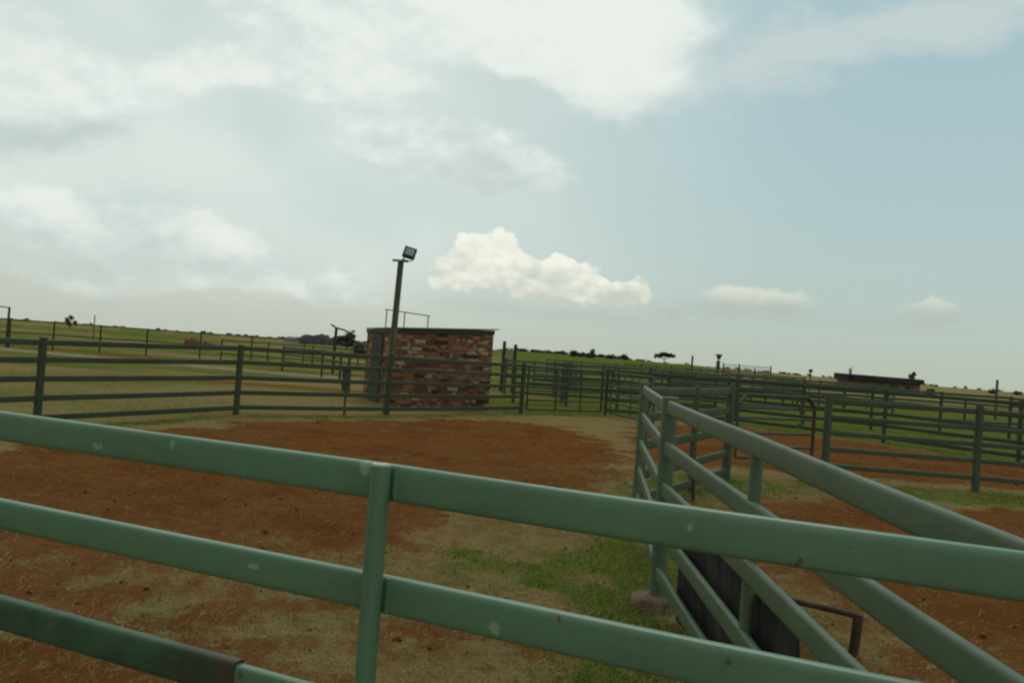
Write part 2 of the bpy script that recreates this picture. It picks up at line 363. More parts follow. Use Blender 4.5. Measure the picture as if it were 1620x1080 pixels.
def masks(x, y):
    x = np.asarray(x, float); y = np.asarray(y, float)
    n = fbm(x * .9, y * .9, 5) - .5; nb = fbm(x * 2.7 + 9, y * 2.7, 5) - .5; ns = fbm(x * .25 + 5, y * .25 + 40, 4) - .5
    r = np.hypot(x, y); a = np.degrees(np.arctan2(x, y))
    q = n * 2.4 + nb * 1.6
    dirt = sst(.6, -.7, sdf(x, y, D1) + q)
    dirt = np.maximum(dirt, sst(.5, -.5, sdf(x, y, D2) + q * .7)); dirt = np.maximum(dirt, .92 * sst(.7, -.5, sdf(x, y, D3) + q))
    near = sst(12, 6, y)
    dirt = np.maximum(dirt, near * np.clip(.72 + n * 1.4 + nb * 2.0 - .25 * ell(x, y, 2.6, 6.2, 1.0, 1.0), 0, 1) * .85)
    dirt = dirt * (1 - .35 * np.clip(nb * 4 - .3, 0, 1))
    pn = sdf(x, y, PEN); out = sst(-.3, .3, pn)
    g = 1.15 * ell(x, y, .30, 7.1, 1.0, .9) + .8 * ell(x, y, 1.05, 6.3, .45, 1.2) + .6 * ell(x, y, .3, 4.7, 1.1, .4) + .5 * ell(x, y, .9, 4.7, .4, .8) - .5 * ell(x, y, .75, 6.9, .22, .35) - .4 * ell(x, y, .5, 5.9, .5, .3)
    g = g + .9 * ell(x, y, 2.5, 11.6, .9, 1.3) + 1.7 * ell(x, y, 9.2, 13.5, 5.6, .8) + .9 * ell(x, y, 3.4, 12.6, 1.3, .8) + .9 * ell(x, y, 1.4, 8.5, .5, 2.0) + .5 * ell(x, y, 2.2, 6.6, .5, .5)
    g = g + 1.15 * np.exp(-((pn + .30) / .5) ** 2) * (y > 12)
    g = g * (1 - out) * (.72 + 2.4 * nb + n)
    dirt = dirt * (1 - np.clip(g * 1.5, 0, 1)) * (1 - out)
    stripe = fbm(x * .05 + 3, y * .22 + 7, 4) - .5
    lf = sst(4, -4, x)
    gl = np.clip(.38 + stripe * 2.2 + ns * .6 - .45 * sst(30, 14, r) + .25 * sst(30, 60, r), 0, 1)
    gr = np.clip(.95 + stripe * .8 - 1.0 * sst(55, 110, r) * sst(11, 19, a) + ns * .3, 0, 1)
    go = lf * gl + (1 - lf) * gr
    green = np.clip(np.where(out > .5, go, g), 0, 1)
    # pale track and bare strips outside the pen on the left
    sx = sst(-45, -38, x) * sst(-6, -9, x)
    yc = 48 + (x + 28) * -.33
    tr = np.exp(-((y - yc + q) / 1.5) ** 2) * sx; br = np.exp(-((y - yc - 5 + q) / 2.2) ** 2) * sx
    dirt = np.maximum(dirt, np.clip(br * (.8 + ns * 2), 0, 1) * out * .8)
    dirt = np.maximum(dirt, out * np.clip(ell(x, y, -9, 31, 7, 1.4) * 1.1 + ell(x, y, 4.5, 42, 3, 1.5) + ell(x, y, 2.5, 31, 2.5, 1.2) * .8, 0, 1) * .7)
    gold = sst(50, 95, r) * sst(11, 19, a) * out + .7 * out * lf * np.clip(.5 + 3 * (fbm(x * .04 + 8, y * .15, 3) - .5), 0, 1)
    return dirt, green, np.clip(gold, 0, 1), tr * out
azs = np.radians(np.concatenate([np.linspace(-48, 48, 461), np.linspace(52, 308, 50)]))
rad = np.concatenate([np.geomspace(.4, 60, 330), np.geomspace(62, 9000, 60)])
AA, RR = np.meshgrid(azs, rad); gx = RR * np.sin(AA); gy = RR * np.cos(AA); gz = hgt(gx, gy)
nr, na = gx.shape
di, gr_, go_, tk = masks(gx, gy)
gz = gz + (fbm(gx * 6, gy * 6, 3) - .5) * .06 * sst(.5, 3, RR) * (1 - sst(25, 60, RR))
gv = np.stack([gx, gy, gz], -1).reshape(-1, 3)
I, J = np.meshgrid(np.arange(nr - 1), np.arange(na), indexing='ij'); J2 = (J + 1) % na
gf = np.stack([I * na + J, I * na + J2, (I + 1) * na + J2, (I + 1) * na + J], -1).reshape(-1, 4)[:, ::-1]
def npmesh(name, v, f, m, attrs={}, smooth=False):
    me = bpy.data.meshes.new(name); me.vertices.add(len(v)); me.vertices.foreach_set('co', np.asarray(v, np.float32).ravel())
    k = f.shape[1]; me.loops.add(f.size); me.loops.foreach_set('vertex_index', f.ravel().astype(np.int32))
    me.polygons.add(len(f)); me.polygons.foreach_set('loop_start', np.arange(0, f.size, k, dtype=np.int32))
    me.update(calc_edges=True)
    for an, av in attrs.items():
        a = me.attributes.new(an, 'FLOAT', 'POINT'); a.data.foreach_set('value', np.asarray(av, np.float32).ravel())
    if smooth: me.polygons.foreach_set('use_smooth', np.ones(len(f), bool))
    me.materials.append(MATS[m]); me.validate()
    o = bpy.data.objects.new(name, me); col.objects.link(o); return o
def groundmat(k, b):
    at = lambda n: k.node('ShaderNodeAttribute', attribute_name=n).outputs['Fac']
    p = posn(k); f1 = k.noise(p, 7, 8, .68); f2 = k.noise(p, 38, 5, .65); f3 = k.noise(p, .7, 5, .6)
    f4 = k.noise(k.vm('MULTIPLY', p, (1., .35, 1)), 2.1, 7, .65); f5 = k.noise(p, 110, 3, .6)
    soil = k.mix(k.ss(f1, .3, .72), (.145, .057, .0175), (.225, .097, .0340))
    soil = k.mix(k.m('MULTIPLY', k.ss(f3, .42, .72), .5), soil, (.105, .030, .009))
    soil = k.mix(k.m('MULTIPLY', k.ss(f4, .52, .8), .55), soil, (.235, .115, .045))
    soil = k.mix(k.m('MULTIPLY', k.ss(f2, .60, .75), .45), soil, (.33, .19, .10))
    soil = k.mix(k.m('MULTIPLY', k.ss(f5, .64, .74), .45), soil, (.36, .27, .16))
    soil = k.mix(k.m('MULTIPLY', k.ss(k.noise(p, 3.1, 6, .7), .66, .74), .6), soil, (.070, .026, .013))
    vd = k.node('ShaderNodeTexVoronoi'); k.put(vd.inputs['Vector'], k.vm('ADD', p, k.vm('MULTIPLY', k.noise(p, 3, 2, out=1), (.3, .3, 0)))); vd.inputs['Scale'].default_value = 3.2
    dent = k.m('MULTIPLY', k.ss(vd.outputs['Distance'], .12, .30), .55)          # hoof prints
    straw = k.mix(k.ss(f2, .32, .7), (.185, .120, .044), (.33, .24, .105))
    straw = k.mix(k.m('MULTIPLY', k.ss(f3, .45, .65), .4), straw, (.165, .155, .055))
    straw = k.mix(k.m('MULTIPLY', k.ss(f5, .45, .7), .4), straw, (.38, .30, .16))
    gold = k.mix(f1, (.20, .165, .060), (.30, .245, .095))
    green = k.mix(k.ss(f2, .3, .7), (.074, .102, .018), (.150, .172, .038))
    green = k.mix(k.m('MULTIPLY', k.ss(f4, .45, .7), .5), green, (.175, .165, .05))
    jit = lambda s, a, q: k.ss(k.m('ADD', s, k.m('ADD', k.m('MULTIPLY', k.m('SUBTRACT', f1, .5), a), k.m('MULTIPLY', k.m('SUBTRACT', f2, .5), a))), .5 - q, .5 + q)
    c = k.mix(at('gold'), straw, gold)
    c = k.mix(jit(at('green'), 1.2, .36), c, green)
    c = k.mix(jit(at('dirt'), 1.7, .34), c, soil)
    c = k.mix(k.m('MULTIPLY', at('track'), .8), c, (.36, .27, .19))
    k.put(b.inputs['Base Color'], c)
    bump(k, b, k.m('ADD', k.m('ADD', f1, k.m('MULTIPLY', f2, .5)), k.m('ADD', k.m('MULTIPLY', k.noise(p, 5, 3, .5), .8), dent)), .07, .9)
mat('ground_soil', groundmat, 1, 0)
g = npmesh('ground', gv, gf, 'ground_soil', {'dirt': di, 'green': gr_, 'gold': go_, 'track': tk}, True)
tag(g, kind='structure')

# ------------------------------------------------------------------ ground cover
def blades(name, n, r0, r1, a0, a1, kindf, h0, h1, wd, lie, tonef, label):
    r = np.exp(rng.uniform(math.log(r0), math.log(r1), n)); a = np.radians(rng.uniform(a0, a1, n)); x = r * np.sin(a); y = r * np.cos(a)
    keep = rng.random(n) < kindf(x, y); x, y, r = x[keep], y[keep], r[keep]; n = len(x)
    z = hgt(x, y) + (fbm(x * 6, y * 6, 3) - .5) * .06 * sst(.5, 3, r) - .003
    th = rng.uniform(0, 2 * np.pi, n); L = rng.uniform(h0, h1, n) * (1 + r * .01); W_ = wd * (1 + r * .10) * rng.uniform(.6, 1.3, n)
    tilt = np.clip(rng.normal(lie, .3, n), 0, 1.5); dxy = L * np.sin(tilt); dzz = np.maximum(L * np.cos(tilt), .006)
    cx, sx = np.cos(th), np.sin(th)
    v = np.empty((n, 4, 3)); bx, by = -sx * W_ / 2, cx * W_ / 2
    v[:, 0] = np.stack([x - bx, y - by, z], -1); v[:, 1] = np.stack([x + bx, y + by, z], -1)
    v[:, 2] = np.stack([x + cx * dxy * .55 + bx * .7, y + sx * dxy * .55 + by * .7, z + dzz * .72], -1)
    v[:, 3] = np.stack([x + cx * dxy, y + sx * dxy, z + dzz], -1)
    f = np.arange(n * 4).reshape(n, 4)
    f = np.concatenate([f[:, [0, 1, 2]], f[:, [0, 2, 3]]])
    o = npmesh(name, v.reshape(-1, 3), f, 'grass_blade', {'tone': np.repeat(tonef(x, y, n), 4)})
    tag(o, label, 'grass', kind='stuff')
def k_green(x, y): return np.clip(masks(x, y)[1] * 1.3 - .2, 0, 1) * (np.hypot(x, y) < 70)
def k_straw(x, y): d_, g_, o_, t_ = masks(x, y); return np.clip((1 - d_ * .93) * (1 - g_ * .6), .035, 1) * (t_ < .3)
blades('green_grass', 150000, 3.2, 34, -40, 40, k_green, .02, .065, .0045, .65, lambda x, y, n: np.clip(rng.normal(.34, .14, n), 0, 1), 'short green grass tufts growing in patches along the fences')
blades('dry_straw', 190000, 3.0, 26, -40, 40, k_straw, .02, .065, .0026, 1.3, lambda x, y, n: np.clip(rng.normal(.69, .09, n), 0, 1), 'dry trampled straw littering the red pen floor')
# clods and stones
n = 3000; r = np.exp(rng.uniform(math.log(3), math.log(24), n)); a = np.radians(rng.uniform(-38, 38, n)); x = r * np.sin(a); y = r * np.cos(a)
kp = rng.random(n) < np.clip(masks(x, y)[0] + .15, 0, 1); x, y, r = x[kp], y[kp], r[kp]; n = len(x)
ico = np.array([(0, 0, 1), (.9, 0, .3), (.28, .85, .3), (-.72, .53, .3), (-.72, -.53, .3), (.28, -.85, .3), (0, 0, -.5)]); fi = np.array([(0, 1, 2), (0, 2, 3), (0, 3, 4), (0, 4, 5), (0, 5, 1), (6, 2, 1), (6, 3, 2), (6, 4, 3), (6, 5, 4), (6, 1, 5)])
sz = rng.lognormal(math.log(.0065), .55, n) * (1 + r * .03)
v = ico[None] * sz[:, None, None] * rng.uniform(.6, 1.4, (n, 7, 3)) + np.stack([x, y, hgt(x, y) + .004], -1)[:, None]
tg = npmesh('soil_clods', v.reshape(-1, 3), (fi[None] + 7 * np.arange(n)[:, None, None]).reshape(-1, 3), 'clod', {'tone': np.repeat(rng.beta(2, 2.6, n), 7)})
tag(tg, 'small clods, droppings and pebbles scattered over the red soil', 'clods', kind='stuff')

# ------------------------------------------------------------------ fences
def post(mb, x, y, zb, zt, r): mb.tube((x, y, zb), (x, y, zt), r, 18)
def fence(label, pts, rails, postmat, railmat, pr=.055, rh=.115, rw=.045, top=.03, name='cattle_fence', skip_posts=(), side=0, jit=0., zoff=None, seg=24, n=10, extra=None, postrs=None, toplift=None, cat='fence', group=None):
    bz = [Z(*p) if zoff is None else zoff[i] for i, p in enumerate(pts)]
    base = Vector((pts[0][0], pts[0][1], bz[0])); root = empty(name, base, label, cat, group)
    posts = []
    for i, p in enumerate(pts):
        if i in skip_posts: continue
        mb = MB(); rr = postrs[i] if postrs else pr; post(mb, p[0], p[1], bz[i] - .1, bz[i] + rails[0] + rh / 2 + top, rr)
        posts.append(mb.build('post', postmat, root, base, bev=.004 if rr > .03 and abs(p[1]) < 12 else 0))
    for i in range(len(pts) - 1):
        a, b = Vector(pts[i]), Vector(pts[i + 1]); t = (b - a).normalized(); nrm = Vector((t.y, -t.x)) * side
        for j, h in enumerate(rails):
            mb = MB(); z0, z1 = bz[i] + h, bz[i + 1] + h
            dz0 = random.uniform(-jit, jit); dz1 = random.uniform(-jit, jit)
            mb.oval((a.x + nrm.x, a.y + nrm.y, z0 + dz0), (b.x + nrm.x, b.y + nrm.y, z1 + dz1), rh, rw, seg, n)
            mb.build('rail', railmat, root, base)
    return root, base, posts

# 1. nearest fence, crossing the foreground (post stands on the viewer's side of the rails)
A0, A1 = Vector((-3.6, 3.86)), Vector((1.28, 1.80)); tN = (A1 - A0).normalized(); nN = Vector((tN.y, -tN.x))
def onN(s): return A0 + tN * s
Lf = (A1 - A0).length; sp = 3.53
base = Vector((A0.x, A0.y, -.1)); near = empty('cattle_fence', base, 'bright green steel rail fence crossing the whole foreground, closest to the viewer', 'fence')
for h, m in ((1.385, 'green_paint'), (1.045, 'green_paint'), (.672, 'stained_paint'), (.30, 'green_paint'), (-.0, None)):
    if not m: continue
    if m == 'stained_paint':
        # sleeve ends in a rounded rusty lip, thinner rail carries on
        e = onN(3.01); mb = MB(); mb.oval((*A0, h), (*e, h - .005), .122, .05, n=24)
        o = MB(); mb.build('rail', m, None, (*(onN(1.88)), h))
        o = bpy.data.objects[-1] if False else [q for q in col.objects if q.name.startswith('rail')][-1]
        o.parent = near; o.location = Vector((*onN(1.88), h)) - base; o['label'] = 'dark stained lower rail with a rusty end'
        mb = MB(); mb.oval((*onN(2.98), h - .01), (*A1, h), .108, .04, n=16); mb.build('rail', 'green_paint', near, base)
        # turn the sleeve's mesh so that its x runs along the rail
        ang = math.atan2(tN.y, tN.x); M = Matrix.Rotation(-ang, 4, 'Z'); o.data.transform(M); o.rotation_euler.z = ang
    else:
        for s0, s1 in ((0, sp), (sp, Lf)):
            mb = MB(); mb.oval((*onN(s0), h), (*onN(s1), h), .113, .042, n=24); mb.build('rail', m, near, base)
pc = onN(sp) + nN * .052
if pc.y > onN(sp).y: pc = onN(sp) - nN * .052
mb = MB(); mb.tube((*pc, -.18), (*pc, 1.443), .0315, 28); p_ = mb.build('post', 'green_paint', near, base, bev=.003)
mb = MB(); mb.tube((*pc, 1.4432), (*pc, 1.4465), .027, 24); c_ = mb.build('post_cap', 'bare_edge', near, base); c_['label'] = 'bare worn top of the post'
for h in (1.385, 1.045, .672, .30):
    for q_ in (-1, 1):
        mb = MB(); pp = [onN(sp) + nN * (.020 if pc.y < onN(sp).y and nN.y < 0 else -.020) + tN * (.036 * q_)][0]
        for z_ in range(7): z0 = h - .048 + z_ * .0145; mb.tube((pp.x, pp.y, z0), (pp.x, pp.y, z0 + .0145), random.uniform(.0045, .0085), 7)
        mb.build('weld_bead', 'green_paint', p_, base)
for s in (0,):
    q = onN(s) + (pc - onN(sp)); MB().tube((*q, -.18), (*q, 1.443), .0315, 20).build('post', 'green_paint', near, base)

# 2. fence running away from the near one on the right
zo = [-.09, -.075, -.03, 0.]
RP = [(1.30, 1.80), (1.30, 4.18), (1.30, 6.52), (1.70, 10.1)]
base = Vector((1.30, 1.80, -.09)); rf = empty('cattle_fence', base, 'pale green steel rail fence receding on the right, with a concrete footed post', 'fence')
rz = [(1.475, 1.13, .755, .375, .01)]
tops = [(1.378, 1.048, .725, .35, .06), (1.428, 1.085, .783, .418, .108), (1.478, 1.152, .823, .482, .143), (1.493, 1.162, .823, .493, .155)]
for i in range(3):
    for j in range(5):
        a, b = RP[i], RP[i + 1]; ox = -.0 if i < 2 else 0
        mb = MB(); mb.oval((a[0], a[1] + (.0 if i != 2 else .06), tops[i][j]), (b[0], b[1] - (.02 if i == 1 else 0), tops[i + 1][j]), .113, .042, n=18)
        mb.build('rail', 'green_paint_faded', rf, base)
MB().tube((1.30, 1.80, -.2), (1.30, 1.80, 1.44), .033, 20).build('post', 'green_paint_faded', rf, base, bev=.003)
MB().tube((1.318, 4.20, -.15), (1.318, 4.20, 1.43), .034, 20).build('post', 'green_paint_faded', rf, base, bev=.003)
pB = MB().tube((1.315, 6.52, -.2), (1.315, 6.52, 1.56), .064, 26).build('post', 'green_paint_faded', rf, base, bev=.005)
mb = MB(); cx, cy = 1.29, 6.50; segs = 28; vs = []; 
for k, (rr, zz) in enumerate(((.185, -.25), (.18, -.07), (.172, -.045), (.15, -.032), (.0, -.030))):
    for i in range(segs):
        q = 2 * math.pi * i / segs; e = 1 + .05 * math.sin(2 * q + 1) + .02 * math.sin(5 * q)
        vs.append((cx + rr * e * math.cos(q), cy + rr * e * math.sin(q), zz + (.01 * math.sin(5 * q) if k in (1, 2) else 0)))
fs = [(k * segs + i, k * segs + (i + 1) % segs, (k + 1) * segs + (i + 1) % segs, (k + 1) * segs + i) for k in range(4) for i in range(segs)]
ft = mb.add(vs, fs).build('footing', 'concrete', pB, base)
MB().tube((1.70, 10.1, -.1), (1.70, 10.1, 1.59), .055, 22).build('post', 'green_paint_faded', rf, base, bev=.004)

# black rubber sheet leaning on the fence
bs = Vector((1.42, 4.8, 0)); mb = MB(); nx, nz = 26, 8; vs = []
for side in (0, 1):
    for i in range(nx + 1):
        for j in range(nz + 1):
            t = i / nx; u = j / nz; y_ = 3.68 + t * 2.45
            zt = .69 - .02 * math.sin(t * 5) - .012 * t; z_ = -.10 + u * (zt + .10)
            vs.append((1.375 + .05 * (1 - u) * (1 - .5 * t) + .012 * math.sin(t * 11 + u * 2) + side * .012, y_, z_))
W1 = (nx + 1) * (nz + 1); q = lambda i, j, s: s * W1 + i * (nz + 1) + j; fs = []
for i in range(nx):
    for j in range(nz):
        fs.append((q(i, j, 0), q(i + 1, j, 0), q(i + 1, j + 1, 0), q(i, j + 1, 0))); fs.append((q(i, j, 1), q(i, j + 1, 1), q(i + 1, j + 1, 1), q(i + 1, j, 1)))
for i in range(nx):
    for j in (0, nz): fs.append((q(i, j, 0), q(i + 1, j, 0), q(i + 1, j, 1), q(i, j, 1)))
for j in range(nz):
    for i in (0, nx): fs.append((q(i, j, 0), q(i, j + 1, 0), q(i, j + 1, 1), q(i, j, 1)))
o = mb.add(vs, fs).build('rubber_sheet', 'rubber', None, bs); o.location = bs
tag(o, 'black rubber sheet standing against the lower rails beside the concrete footing', 'sheet')

# low pipe bar
lb = Vector((2.46, 5.52, Z(2.46, 5.52))); lo = empty('low_pipe_bar', lb, 'low rusty pipe bar on short legs on the straw behind the receding fence', 'bar')
MB().tube((1.72, 6.02, .215), (2.50, 5.50, .205), .021, 14).build('bar', 'rusty_pipe', lo, lb)
MB().tube((2.47, 5.52, -.15), (2.49, 5.505, .22), .033, 16).build('leg', 'rusty_pipe', lo, lb)
MB().tube((1.76, 6.0, -.15), (1.76, 6.0, .22), .033, 16).build('leg', 'rusty_pipe', lo, lb)

# 3. short fence linking to the gate
R5 = (1.47, 1.15, .80, .43, .13)
fence('dull green fence of two bays between the receding fence and the rusty gate', [(1.76, 10.16), (2.76, 11.8), (3.76, 13.6)], R5, 'green_paint_grey', 'green_paint_grey', postrs=[.03, .05, .075])
# small dark stake
st_ = MB().tube((2.62, 11.0, -.05), (2.60, 11.0, .55), .022, 10).build('stake', 'rusty_pipe', None, (2.62, 11.0, 0)); st_.location = (2.62, 11.0, 0); tag(st_, 'thin dark stake in the green patch behind the thick near post', 'stake')

def gate(label, p0, p1, z0, z1, rails, verts=(), m='green_paint_grey', pm='rusty_pipe', ch=.16, chl=True, chr_=True, r=.022, group=None):
    a = Vector((*p0, 0)); b = Vector((*p1, 0)); L = (b - a).length; t = (b - a) / L
    P3 = lambda s, z: a + t * s + Vector((0, 0, z))
    base = Vector((*p0, 0)); root = empty('steel_gate', base, label, 'gate', group)
    mb = MB(); mb.path([P3(0, z0), P3(0, z1 - (ch if chl else 0)), P3(ch if chl else 0, z1)], r); 
    mb.path([P3(ch if chl else 0, z1), P3(L - (ch if chr_ else 0), z1)], r); mb.path([P3(0, z0), P3(L, z0)], r)
    mb.build('frame', m, root, base)
    mb = MB(); mb.path([P3(L, z0), P3(L, z1 - (ch if chr_ else 0)), P3(L - (ch if chr_ else 0), z1)], r * 1.15); o = mb.build('end_upright', pm, root, base)
    for z in rails: MB().tube(P3(0, z), P3(L, z), r * .85, 10).build('bar', m, root, base)
    for s in verts: MB().tube(P3(L * s, z0), P3(L * s, z1), r * .9, 10).build('brace', m, root, base)
    return root, base, P3, L
gr1, gb, P3, L = gate('green tube gate with rusty upright and cut corners, right of the thick gate post', (3.92, 13.68), (5.50, 14.42), .36, 1.44, (1.22, 1.04, .78, .54), r=.028, ch=.18)
MB().box(P3(L * .80, 1.22) + Vector((0, -.05, 0)), (.07, .05, .07)).build('latch', 'lamp_metal', gr1, gb); MB().box(P3(L * .80, .93) + Vector((0, -.05, 0)), (.07, .05, .09)).build('latch', 'lamp_metal', gr1, gb)

# 4. cross fence right of the gate
R6 = (1.42, 1.12, .84, .55, .25)
fence('grey green fence crossing the right side in front of the far red soil', [(5.76, 14.45), (8.33, 14.2), (10.9, 13.7), (13.4, 13.3)], R6, 'green_paint_grey', 'green_paint_grey', pr=.068, rh=.085, rw=.05, top=.07)

# 5. curved far fence of the round pen
R7 = (1.52, 1.20, .86, .52, .17)
zl = [-.09, -.08, 0, 0, 0, 0]
fence('dark curved rail fence of the round pen in front of the brick hut', [(-9.75, 10.2), (-8.39, 14.43), (-6.19, 18.44), (-3.15, 21.2), (.45, 25.8)], R7, 'green_paint_weathered', 'green_paint_weathered', pr=.07, rh=.105, rw=.05, zoff=zl[:5], jit=.01)
# slim stake with a plate beside it
sx_, sy_ = -4.12, 20.45; o = empty('latch_post', (sx_, sy_, 0), 'slim dark post with a grey plate beside the curved fence, left of the floodlight pole', 'post')
MB().tube((0, 0, -.1), (0, 0, 1.2), .028, 10).build('post', 'green_paint_weathered', o); MB().box((0, -.05, .92), (.22, .04, .66)).build('plate', 'green_paint_grey', o, bev=.01)
gate('dark green wide tube gate just right of the brick hut', (.62, 25.98), (3.22, 27.72), .12, 1.48, (1.22, .98, .74, .43), (.37, .70), 'green_paint_weathered', 'green_paint_weathered', chl=False, r=.034)
gate('dark green tube gate swung open towards the pen, beyond the receding fence', (3.52, 27.7), (4.4, 24.2), .1, 1.47, (1.25, 1.02, .78, .45), (.5,), 'green_paint_grey', 'green_paint_weathered', ch=.2, r=.032)
fence('long grey green back fence curving behind the far red soil', [(3.4, 27.9), (7.65, 28), (11.4, 24.3), (13.2, 20.7), (14.6, 16.6)], R7, 'green_paint_weathered', 'green_paint_weathered', pr=.06, rh=.11, rw=.05, zoff=[0] * 5, jit=.01)

# ------------------------------------------------------------------ floodlight pole
fb = Vector((-3.2, 21.75, 0)); fl = empty('floodlight_pole', fb, 'tall wooden pole with a square floodlight on top in front of the brick hut', 'lamp pole')
MB().tube((-3.27, 21.75, -.1), (-3.16, 21.75, 4.12), .092, 18, .082).build('pole', 'pole_wood', fl, fb)
MB().box((-3.17, 21.70, 4.15), (.42, .10, .06), 0).build('cross_arm', 'galvanised', fl, fb, bev=.005)
hd = MB().box((0, 0, 0), (.34, .14, .31)).build('floodlight', 'lamp_metal', fl, bev=.02)
hd.location = Vector((-2.93, 21.66, 4.37)) - fb; hd.rotation_euler = (R(-22), R(14), R(6))
MB().path([(-3.27, 21.64, 0), (-3.215, 21.645, 2.1), (-3.16, 21.655, 4.1), (-3.05, 21.65, 4.24)], .014, 8).build('cable', 'lamp_metal', fl, fb)
gl = MB().box((0, -.075, .0), (.22, .012, .20)).build('glass', 'lamp_glass', hd)
MB().box((0, .09, -.0), (.2, .06, .16)).build('housing', 'lamp_metal', hd, bev=.015)
MB().path([(-.13, .02, -.22), (.0, .03, -.25), (.13, .02, -.2)], .014).build('bracket', 'lamp_metal', hd)

# ------------------------------------------------------------------ brick hut
hc, hr_, hl = Vector((-3.62, 24.5)), Vector((-.60, 25.75)), Vector((-5.0, 27.9))
ux = (hr_ - hc).normalized(); wid = (hr_ - hc).length; dep = (hl - hc).length
rot = math.atan2(ux.y, ux.x); base = Vector((hc.x, hc.y, 0))
hut = empty('brick_hut', base, 'small flat roofed hut of mottled red and ochre brick behind the curved fence', 'hut'); hut.rotation_euler.z = rot
ly = Vector((-ux.y, ux.x)); vv = hl - hc; kx, ky = vv.dot(ux), vv.dot(ly)      # hut is a slightly skewed box
kx = 0; 
def hp(x, y, z): return (x, y, z)
zr = lambda x: 2.27 + .061 * x
Wd, Dp = wid, ky
mb = MB(); mb.add([(0, 0, -.1), (Wd, 0, -.1), (Wd, Dp, -.1), (0, Dp, -.1), (0, 0, zr(0)), (Wd, 0, zr(Wd)), (Wd, Dp, zr(Wd)), (0, Dp, zr(0))],
    [(0, 1, 5, 4), (1, 2, 6, 5), (2, 3, 7, 6), (3, 0, 4, 7), (4, 5, 6, 7), (0, 3, 2, 1)])
mb.build('wall', 'hut_brick', hut, smooth=False)
mb = MB(); mb.box((.05, 0, 0), (Wd + .20, Dp + .12, .035)); rf_ = mb.build('roof', 'roof_sheet', hut); rf_.location = (Wd / 2, Dp / 2, zr(Wd / 2) + .13); rf_.rotation_euler.y = -math.atan(.061)
mb = MB(); mb.add([(-.02, -.035, zr(0) - .03), (Wd + .02, -.035, zr(Wd) - .03), (Wd + .02, -.035, zr(Wd) + .10), (-.02, -.035, zr(0) + .10), (-.02, -.004, zr(0) - .03), (Wd + .02, -.004, zr(Wd) - .03), (Wd + .02, -.004, zr(Wd) + .10), (-.02, -.004, zr(0) + .10)],
    [(0, 1, 2, 3), (4, 7, 6, 5), (0, 4, 5, 1), (3, 2, 6, 7), (0, 3, 7, 4), (1, 5, 6, 2)]); mb.build('fascia', 'door_paint', hut, smooth=False)
mb = MB(); mb.box((-.02, Dp / 2, zr(0) + .035), (.034, Dp + .02, .13)).build('side_fascia', 'door_paint', hut)
dr = MB().box((-.02, Dp * .54, 1.10), (.05, Dp * .40, 2.18)).build('door', 'door_paint', hut, bev=.005)
MB().box((-.055, Dp * .40, 1.05), (.03, .04, .14)).build('handle', 'lamp_metal', dr)
for x in (.1, .7, 1.5): MB().tube((x, 1.5, zr(x) + .1), (x, 1.5, zr(x) + .74 - .12 * x), .022, 10).build('handrail_post', 'galvanised', hut)
MB().tube((.04, 1.5, zr(0) + .735), (1.56, 1.5, zr(1.56) + .74 - .12 * 1.56), .02, 10).build('handrail', 'galvanised', hut)

# ------------------------------------------------------------------ yards, posts and far fences
R8 = (1.75, 1.1, .55)
fence('long thin post and rail fence in the grass far out on the left', [(-37, 49), (-34.5, 50.5), (-32.2, 51.6), (-30, 52.7), (-27.6, 54), (-25, 55.2), (-22.6, 58.5), (-20, 62), (-17, 66)], (1.83,1.0), 'dark_post', 'dark_post', pr=.055, rh=.07, rw=.05, top=.02, seg=8, n=1)
fence('thin fence in the grass between the curved fence and the rubbish heap', [(-20.5, 57), (-17.2, 57), (-13.9, 56.5), (-10.6, 56), (-7, 56)], (1.45, .9, .5), 'dark_post', 'green_paint_weathered', pr=.05, rh=.08, rw=.05, seg=8, n=1)
fence('low dull green yard fence running left from the brick hut', [(-13, 46), (-9.8, 42), (-8.0, 38), (-7.0, 35)], (1.35, .95, .55), 'green_paint_weathered', 'green_paint_weathered', pr=.06, rh=.1, rw=.05, seg=8, n=1)
def ln(p, q, step):
    L = math.hypot(q[0] - p[0], q[1] - p[1]); k = max(1, round(L / step)); return [(p[0] + (q[0] - p[0]) * i / k, p[1] + (q[1] - p[1]) * i / k) for i in range(k + 1)]
fence('dark yard fence right behind the wide tube gate', ln((.2, 31), (8.5, 33), 2.2), (1.45, 1.1, .75, .4), 'green_paint_weathered', 'green_paint_weathered', pr=.065, rh=.1, rw=.05, seg=8, n=1, jit=.03)
fence('second yard fence back from the wide tube gate', ln((-.2, 38), (14, 41), 2.4), (1.6, 1.2, .8, .4), 'green_paint_grey', 'green_paint_grey', pr=.07, rh=.1, rw=.05, seg=8, n=1, jit=.03)
fence('third yard fence back, level with the middle of the yards', ln((1.5, 50), (22, 46), 2.6), (1.55, 1.2, .8, .4), 'green_paint_grey', 'green_paint_grey', pr=.07, rh=.1, rw=.05, seg=8, n=1, jit=.03)
fence('fence leading away between the yards towards the flat topped tree', ln((6, 34), (11, 62), 3.), (1.5, 1.1, .7), 'green_paint_weathered', 'green_paint_grey', pr=.06, rh=.1, rw=.05, seg=8, n=1, jit=.03)
fence('fourth yard fence back, ending near the dark leaning lamp', ln((3, 66), (22, 60), 2.8), (1.7, 1.3, .9, .5), 'green_paint_grey', 'green_paint_grey', pr=.07, rh=.1, rw=.05, seg=8, n=1, jit=.03)
fence('farthest yard fence standing against the skyline right of centre', ln((12, 84), (24, 88), 1.7), (1.85, 1.35, .9, .45), 'dark_post', 'green_paint_weathered', pr=.06, rh=.08, rw=.05, seg=8, n=1)
